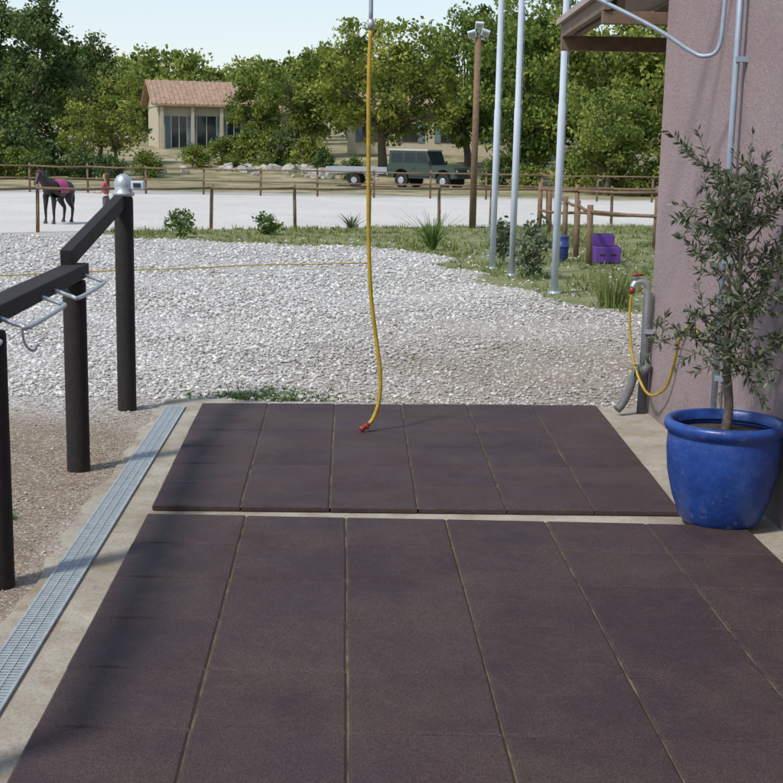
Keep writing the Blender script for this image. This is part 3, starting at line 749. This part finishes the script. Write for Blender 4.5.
# ------------------------------------------------------------------ house
def house(loc, rz):
    e = empty('farmhouse', loc, rz)
    mb = MB()
    mb.box((0, 3.5, 1.2), (6.6, 7, 3.4), M['housewall'])
    mb.box((5.0, 4.6, 1.1), (3.4, 5, 3.0), M['housewall'])
    mb.build('walls', e)
    mb = MB()
    def gable(x0, x1, y0, y1, ze, zr, t=.14):
        ym = (y0+y1)/2
        for ya, yb in ((y0, ym), (y1, ym)):
            V = [(x0, ya, ze), (x1, ya, ze), (x1, yb, zr), (x0, yb, zr)]
            mb.add(V+[(a_, b_, c_+t) for a_, b_, c_ in V], [(3, 2, 1, 0), (4, 5, 6, 7), (0, 1, 5, 4), (1, 2, 6, 5), (2, 3, 7, 6), (3, 0, 4, 7)], M['rooftile'])
            k = 0
            while x0+k*.32 < x1:
                xk = x0+k*.32
                mb.tube([(xk, ya, ze+t), (xk, yb, zr+t)], .05, M['rooftile'], 5, False); k += 1
        for xx in (x0+.45, x1-.45):
            mb.add([(xx, y0+.5, ze), (xx, y1-.5, ze), (xx, ym, zr-.05)], [(0, 1, 2)], M['housewall'])
    gable(-3.8, 3.8, -.6, 7.6, 2.78, 4.5)
    gable(3.31, 7.1, 1.7, 7.5, 2.5, 3.8)
    mb.build('roof', e)
    mb = MB()
    for x_, w, z0, z1 in ((-1.9, 1.0, 0, 2.1), (.0, 1.3, 0, 2.15), (1.9, .9, .9, 2.1)):
        mb.box((x_, -.01, (z0+z1)/2), (w+.16, .06, z1-z0+.12), M['doorwhite'])
        mb.box((x_, -.05, (z0+z1)/2), (w, .04, z1-z0), M['glass'])
        mb.box((x_, -.075, (z0+z1)/2), (.05, .03, z1-z0), M['doorwhite'])
        for s_ in (-1, 1): mb.box((x_+s_*(w/2+.28), -.03, (z0+z1)/2), (.4, .05, z1-z0), M['shutter'])
    mb.box((5, 2.07, 1.5), (1.0, .06, 1.1), M['glass'])
    mb.build('windows', e)
    mb = MB()
    for x_ in (-3.1, -1.0, 1.0, 3.1): mb.box((x_, -.35, 1.3), (.22, .22, 2.9), M['housewall'])
    mb.build('porch_pillars', e)
house((-13.2, 93, GZ(-14.3, 93)+.05), .28)
e = empty('farm_building', (2.2, 90, GZ(2.2, 90)), 0)
mb = MB(); mb.box((0, 2, 1.4), (11, 4, 3.2), M['housewall']); mb.build('walls', e)
mb = MB(); V = [(-5.8, -.4, 2.95), (5.8, -.4, 2.95), (5.8, 4.4, 4.0), (-5.8, 4.4, 4.0)]
mb.add(V+[(a_, b_, c_+.15) for a_, b_, c_ in V], [(3, 2, 1, 0), (4, 5, 6, 7), (0, 1, 5, 4), (1, 2, 6, 5), (2, 3, 7, 6), (3, 0, 4, 7)], M['rooftile']); mb.build('roof', e)
mb = MB()
for x_ in (-4, -1.3, 1.3, 4): mb.box((x_, -.02, 1.4), (1.0, .06, 1.2), M['glass']); mb.box((x_-.75, -.03, 1.4), (.42, .06, 1.25), M['shutter']); mb.box((x_+.75, -.03, 1.4), (.42, .06, 1.25), M['shutter'])
mb.build('windows', e)

# ------------------------------------------------------------------ off-road vehicle + trailer
def arc(cx, r, n=9, z=.40): return [(cx+r*math.cos(math.pi*k/(n-1)), z+r*math.sin(math.pi*k/(n-1))) for k in range(n)]
car = empty('off_road_vehicle', (1.55, 62.5, GZ(1.55, 62.5)), math.radians(-30), .92)
mb = MB()
low = [(-1.95, .55), (-1.95, 1.18), (.55, 1.18), (.62, 1.14), (1.85, 1.08), (1.92, .98), (1.92, .55)] + arc(1.25, .47, 9, .5) + arc(-1.15, .47, 9, .5)
mb.prism([(a_, b_) for a_, b_ in low], -.84, .84, M['cargreen'])
up = [(-1.93, 1.18), (-1.88, 1.86), (.28, 1.86), (.55, 1.18)]
mb.prism(up, -.78, .78, M['cargreen'])
mb.box((-.81, 0, 1.90), (2.3, 1.62, .09), M['carroof'], bev=.03)
mb.build('body', car)
mb = MB()
for s_ in (-1, 1):
    y0, y1 = (s_*.782-.006, s_*.782+.006)
    for q in ([(-1.8, 1.27), (-1.77, 1.76), (-1.12, 1.76), (-1.12, 1.27)], [(-1.02, 1.27), (-1.02, 1.76), (-.38, 1.76), (-.38, 1.27)], [(-.30, 1.27), (-.30, 1.76), (.20, 1.76), (.40, 1.27)]):
        mb.prism(q, min(y0, y1), max(y0, y1), M['glass'])
mb.add([(.555, -.68, 1.25), (.555, .68, 1.25), (.335, .68, 1.80), (.335, -.68, 1.80)], [(0, 1, 2, 3)], M['glass'])
mb.box((-1.945, 0, 1.5), (.02, 1.2, .45), M['glass'])
mb.build('windows', car)
mb = MB()
for wx_ in (1.25, -1.15):
    for s_ in (-1, 1):
        mb.tube([(wx_, s_*.62, .38), (wx_, s_*.65, .38), (wx_, s_*.84, .38), (wx_, s_*.87, .38)], [.34, .38, .38, .34], M['rubber'], 20)
        mb.tube([(wx_, s_*.85, .38), (wx_, s_*.885, .38)], [.20, .15], M['galv'], 14)
mb.tube([(-1.97, 0, 1.05), (-2.17, 0, 1.05)], .36, M['rubber'], 20)
mb.build('wheels', car)
mb = MB()
mb.box((1.99, 0, .60), (.12, 1.7, .16), M['blackmetal'], bev=.02)
mb.box((1.935, 0, .86), (.03, .8, .24), M['blackmetal'])
for s_ in (-1, 1):
    mb.tube([(1.92, s_*.62, .86), (1.96, s_*.62, .86)], .11, M['chrome'], 14)
    mb.box((.50, s_*.93, 1.28), (.05, .14, .18), M['blackmetal'])
    mb.box((0, s_*.86, .62), (1.3, .04, .06), M['blackmetal'])
    mb.box((-.45, s_*.845, 1.0), (.14, .02, .03), M['blackmetal'])
    for dx in (-.34, .48, -1.06): mb.box((dx, s_*.841, .87), (.012, .006, .6), M['blackmetal'])
mb.build('trim', car)
tr = empty('flatbed_trailer', (-1.85, 63.0, GZ(-1.75, 63)), math.radians(-6))
mb = MB()
mb.box((0, 0, .66), (2.7, 1.5, .10), M['galv'], bev=.01)
for s_ in (-1, 1): mb.box((0, s_*.75, .80), (2.7, .04, .22), M['galv'])
mb.box((-1.35, 0, .80), (.04, 1.46, .22), M['galv'])
mb.tube([(1.3, 0, .6), (2.1, 0, .5)], .05, M['galv'], 8)
for s_ in (-1, 1):
    mb.tube([(0, s_*.78, .32), (0, s_*.95, .32)], .30, M['rubber'], 18); mb.tube([(0, s_*.94, .32), (0, s_*.965, .32)], .14, M['galv'], 12)
    mb.box((0, s_*.87, .66), (.8, .22, .03), M['blackmetal'])
mb.build('bed', tr)

# ------------------------------------------------------------------ pony (skin)
def skinned(name, nodes, edges, mat, parent, root=0, sub=2):
    me = bpy.data.meshes.new(name); me.from_pydata([n_[0] for n_ in nodes], edges, [])
    o_ = bpy.data.objects.new(name, me); COL.objects.link(o_)
    sk = o_.modifiers.new('s', 'SKIN'); ss = o_.modifiers.new('u', 'SUBSURF'); ss.levels = sub; ss.render_levels = sub
    for i, n_ in enumerate(nodes):
        r = n_[1]; sv_ = me.skin_vertices[0].data[i]; sv_.radius = r if hasattr(r, '__len__') else (r, r); sv_.use_root = (i == root)
    dg = bpy.context.evaluated_depsgraph_get(); m2 = bpy.data.meshes.new_from_object(o_.evaluated_get(dg))
    bpy.data.objects.remove(o_); m2.materials.clear(); m2.materials.append(mat)
    m2.polygons.foreach_set('use_smooth', np.ones(len(m2.polygons), bool))
    return add_obj(name, m2, parent)
ho = empty('pony', (-7.82, 30.7, .0), math.radians(252), .77)
N = [((-.42, 0, 1.06), .25), ((-.62, 0, 1.06), .19), ((-.08, 0, .98), .28), ((.30, 0, 1.0), .265), ((.50, 0, 1.10), .20), ((.68, 0, 1.28), .15), ((.84, 0, 1.46), .105), ((.95, 0, 1.44), .10), ((1.06, 0, 1.28), .072), ((1.15, 0, 1.13), .06)]
E = [(0, 1), (0, 2), (2, 3), (3, 4), (4, 5), (5, 6), (6, 7), (7, 8), (8, 9)]
for s_ in (-1, 1):
    i = len(N); N += [((.40, s_*.13, .86), .12), ((.40, s_*.14, .70), .085), ((.43, s_*.14, .42), .052), ((.42, s_*.14, .16), .034), ((.45, s_*.14, .05), .05)]
    E += [(3, i), (i, i+1), (i+1, i+2), (i+2, i+3), (i+3, i+4)]
    i = len(N); N += [((-.48, s_*.14, .90), .17), ((-.36, s_*.15, .70), .115), ((-.62, s_*.14, .44), .058), ((-.57, s_*.14, .16), .036), ((-.53, s_*.14, .05), .05)]
    E += [(0, i), (i, i+1), (i+1, i+2), (i+2, i+3), (i+3, i+4)]
    i = len(N); N += [((.85, s_*.06, 1.56), .03), ((.86, s_*.075, 1.65), .010)]; E += [(6, i), (i, i+1)]
skinned('body', N, E, M['horse'], ho)
skinned('tail', [((-.74, 0, 1.12), .035), ((-.84, 0, 1.0), .06), ((-.86, 0, .7), .075), ((-.84, 0, .4), .03)], [(0, 1), (1, 2), (2, 3)], M['mane'], ho)
skinned('mane', [((.96, 0, 1.56), .03), ((.84, 0, 1.59), .04), ((.68, .03, 1.44), .05), ((.52, .04, 1.32), .05), ((.40, .02, 1.25), .03)], [(0, 1), (1, 2), (2, 3), (3, 4)], M['mane'], ho)
V = []; F = []; nu, nv = 9, 13
for i in range(nu):
    for j_ in range(nv):
        x_ = -.20+.48*i/(nu-1); a_ = math.radians(-105+210*j_/(nv-1)); r = .305
        V.append((x_, r*math.sin(a_), .985+r*math.cos(a_)))
for i in range(nu-1):
    for j_ in range(nv-1): F.append((i*nv+j_, i*nv+j_+1, (i+1)*nv+j_+1, (i+1)*nv+j_))
mb = MB(); mb.add(V, F, M['pink'], True)
for t_ in ((1.08, 1.22, .086), (.93, 1.47, .12)):
    ring = [(t_[0]+.25*t_[2]*math.cos(a_), t_[2]*math.sin(a_), t_[1]+t_[2]*math.cos(a_)*.8) for a_ in np.linspace(0, 2*math.pi, 17)]
    mb.tube(ring, .010, M['pink'], 5)
mb.build('saddle_cloth', ho)
mb = MB()
for x_, s_ in ((.455, 1), (.455, -1), (-.525, 1), (-.525, -1)):
    mb.lathe([(.062, 0), (.055, .06), (.045, .075)], M['hoof'], 12, (x_, s_*.14, 0))
mb.build('hooves', ho)

# ------------------------------------------------------------------ child beside the pony
kid = empty('child', (-6.45, 29.6, 0), math.radians(165), .68)
N = [((0, 0, .95), (.13, .11)), ((0, 0, 1.04), (.12, .10))]; E = [(0, 1)]
for s_ in (-1, 1):
    i = len(N); N += [((0, s_*.09, .84), .085), ((.015, s_*.10, .50), .055), ((-.01, s_*.11, .12), .038)]; E += [(0, i), (i, i+1), (i+1, i+2)]
skinned('jodhpurs', N, E, M['jodh'], kid)
N = [((0, 0, 1.05), (.125, .10)), ((0, 0, 1.22), (.13, .10)), ((0, 0, 1.38), (.13, .095)), ((0, 0, 1.45), .06)]; E = [(0, 1), (1, 2), (2, 3)]
for s_ in (-1, 1):
    i = len(N); N += [((0, s_*.17, 1.41), .058), ((.02, s_*.21, 1.26), .05)]; E += [(2, i), (i, i+1)]
skinned('tshirt', N, E, M['shirt'], kid)
for s_ in (-1, 1):
    up_ = (.30, s_*.20, 1.12) if s_ > 0 else (.08, s_*.24, .88)
    el = (.05, s_*.23, 1.12)
    skinned('arm', [((.02, s_*.21, 1.28), .040), (el, .034), (up_, .024)], [(0, 1), (1, 2)], M['skin'], kid)
    hd = (Vector(up_)-Vector(el)).normalized(); lat = Vector((0, 1, 0)); w_ = Vector(up_)
    N = [(tuple(w_), .022), (tuple(w_+hd*.06), (.034, .018))]; E = [(0, 1)]
    for q in range(4):
        b_ = w_+hd*.075+lat*(.012*(q-1.5)*1.5); l_ = (.065, .078, .072, .055)[q]
        i = len(N); N += [(tuple(b_), .0085), (tuple(b_+hd*l_*.6), .008), (tuple(b_+hd*l_*.9+Vector((.01, 0, -.02))), .006)]; E += [(1, i), (i, i+1), (i+1, i+2)]
    i = len(N); N += [(tuple(w_+hd*.03+lat*(-s_*.035)), .010), (tuple(w_+hd*.065+lat*(-s_*.05)), .008)]; E += [(0, i), (i, i+1)]
    skinned('hand', N, E, M['skin'], kid, sub=1)
    skinned('boot', [((-.01, s_*.11, .22), .05), ((-.01, s_*.11, .08), .045), ((.05, s_*.11, .045), .045), ((.15, s_*.115, .035), .036)], [(0, 1), (1, 2), (2, 3)], M['blackmetal'], kid)
skinned('head', [((0, 0, 1.46), .045), ((.0, 0, 1.53), .05), ((.015, 0, 1.60), (.085, .078)), ((.0, 0, 1.68), (.095, .085)), ((-.005, 0, 1.74), .07), ((.10, 0, 1.625), .014), ((.115, 0, 1.605), .012)], [(0, 1), (1, 2), (2, 3), (3, 4), (2, 5), (5, 6)], M['skin'], kid)
mb = MB()
for s_ in (-1, 1):
    mb.lathe([(.001, -.012), (.010, -.007), (.013, 0), (.010, .007), (.001, .012)], M['blackmetal'], 10, (.085, s_*.032, 1.645))
    mb.lathe([(.001, -.03), (.012, -.02), (.016, 0), (.012, .02), (.001, .03)], M['skin'], 8, (0, s_*.083, 1.635))
mb.box((.088, 0, 1.575), (.012, .04, .009), M['red'], bev=.002)
mb.build('face', kid)
skinned('hair', [((-.01, 0, 1.755), .095), ((-.05, 0, 1.70), .105), ((-.07, 0, 1.60), .09), ((-.09, 0, 1.48), .055), ((-.09, 0, 1.36), .02)], [(0, 1), (1, 2), (2, 3), (3, 4)], M['hair'], kid)

# ------------------------------------------------------------------ light, sky, camera
EL, AZ = math.radians(52), math.radians(228)
w = bpy.data.worlds.new('World'); scene.world = w; w.use_nodes = True
nt = w.node_tree; bg = nt.nodes['Background']
sky = nt.nodes.new('ShaderNodeTexSky'); sky.sky_type = 'NISHITA'; sky.sun_disc = False
sky.sun_elevation = EL; sky.sun_rotation = AZ; sky.altitude = 100; sky.air_density = 1.0; sky.dust_density = .8; sky.ozone_density = 1.8
# thin summer haze: stronger towards the horizon
tc = nt.nodes.new('ShaderNodeTexCoord'); sx = nt.nodes.new('ShaderNodeSeparateXYZ'); nt.links.new(tc.outputs['Generated'], sx.inputs[0])
hz = ramp(nt, sx.outputs[2], [(0.0, .66), (.5, .32)])
hc = ramp(nt, sx.outputs[2], [(0.0, (1.0, 1.0, .98)), (.10, (.87, .96, 1.0)), (.3, (.68, .85, 1.0))])
vm = nt.nodes.new('ShaderNodeVectorMath'); vm.operation = 'SCALE'; vm.inputs['Scale'].default_value = 6.6
nt.links.new(hc, vm.inputs[0])
nt.links.new(mixc(nt, hz, sky.outputs[0], vm.outputs[0]), bg.inputs[0]); bg.inputs[1].default_value = .15
sd = bpy.data.lights.new('sun', 'SUN'); sd.energy = 3.2; sd.angle = math.radians(6); sd.color = (1, .955, .89)
so = bpy.data.objects.new('sun', sd); COL.objects.link(so)
to = Vector((math.cos(EL)*math.sin(AZ), math.cos(EL)*math.cos(AZ), math.sin(EL)))
so.rotation_euler = to.to_track_quat('Z', 'Y').to_euler()
cd = bpy.data.cameras.new('camera'); cd.sensor_width = 36; cd.lens = 36*1315/783; cd.clip_end = 3000; cd.clip_start = .05
cam = bpy.data.objects.new('camera', cd); COL.objects.link(cam)
th = math.atan(246.5/1315)
cam.matrix_world = Matrix.Translation((0, 0, 1.93)) @ Matrix.Rotation(math.pi/2-th, 4, 'X') @ Matrix.Rotation(.02, 4, 'Z')
scene.camera = cam
scene.view_settings.view_transform = 'Standard'; scene.view_settings.look = 'None'; scene.view_settings.exposure = 0
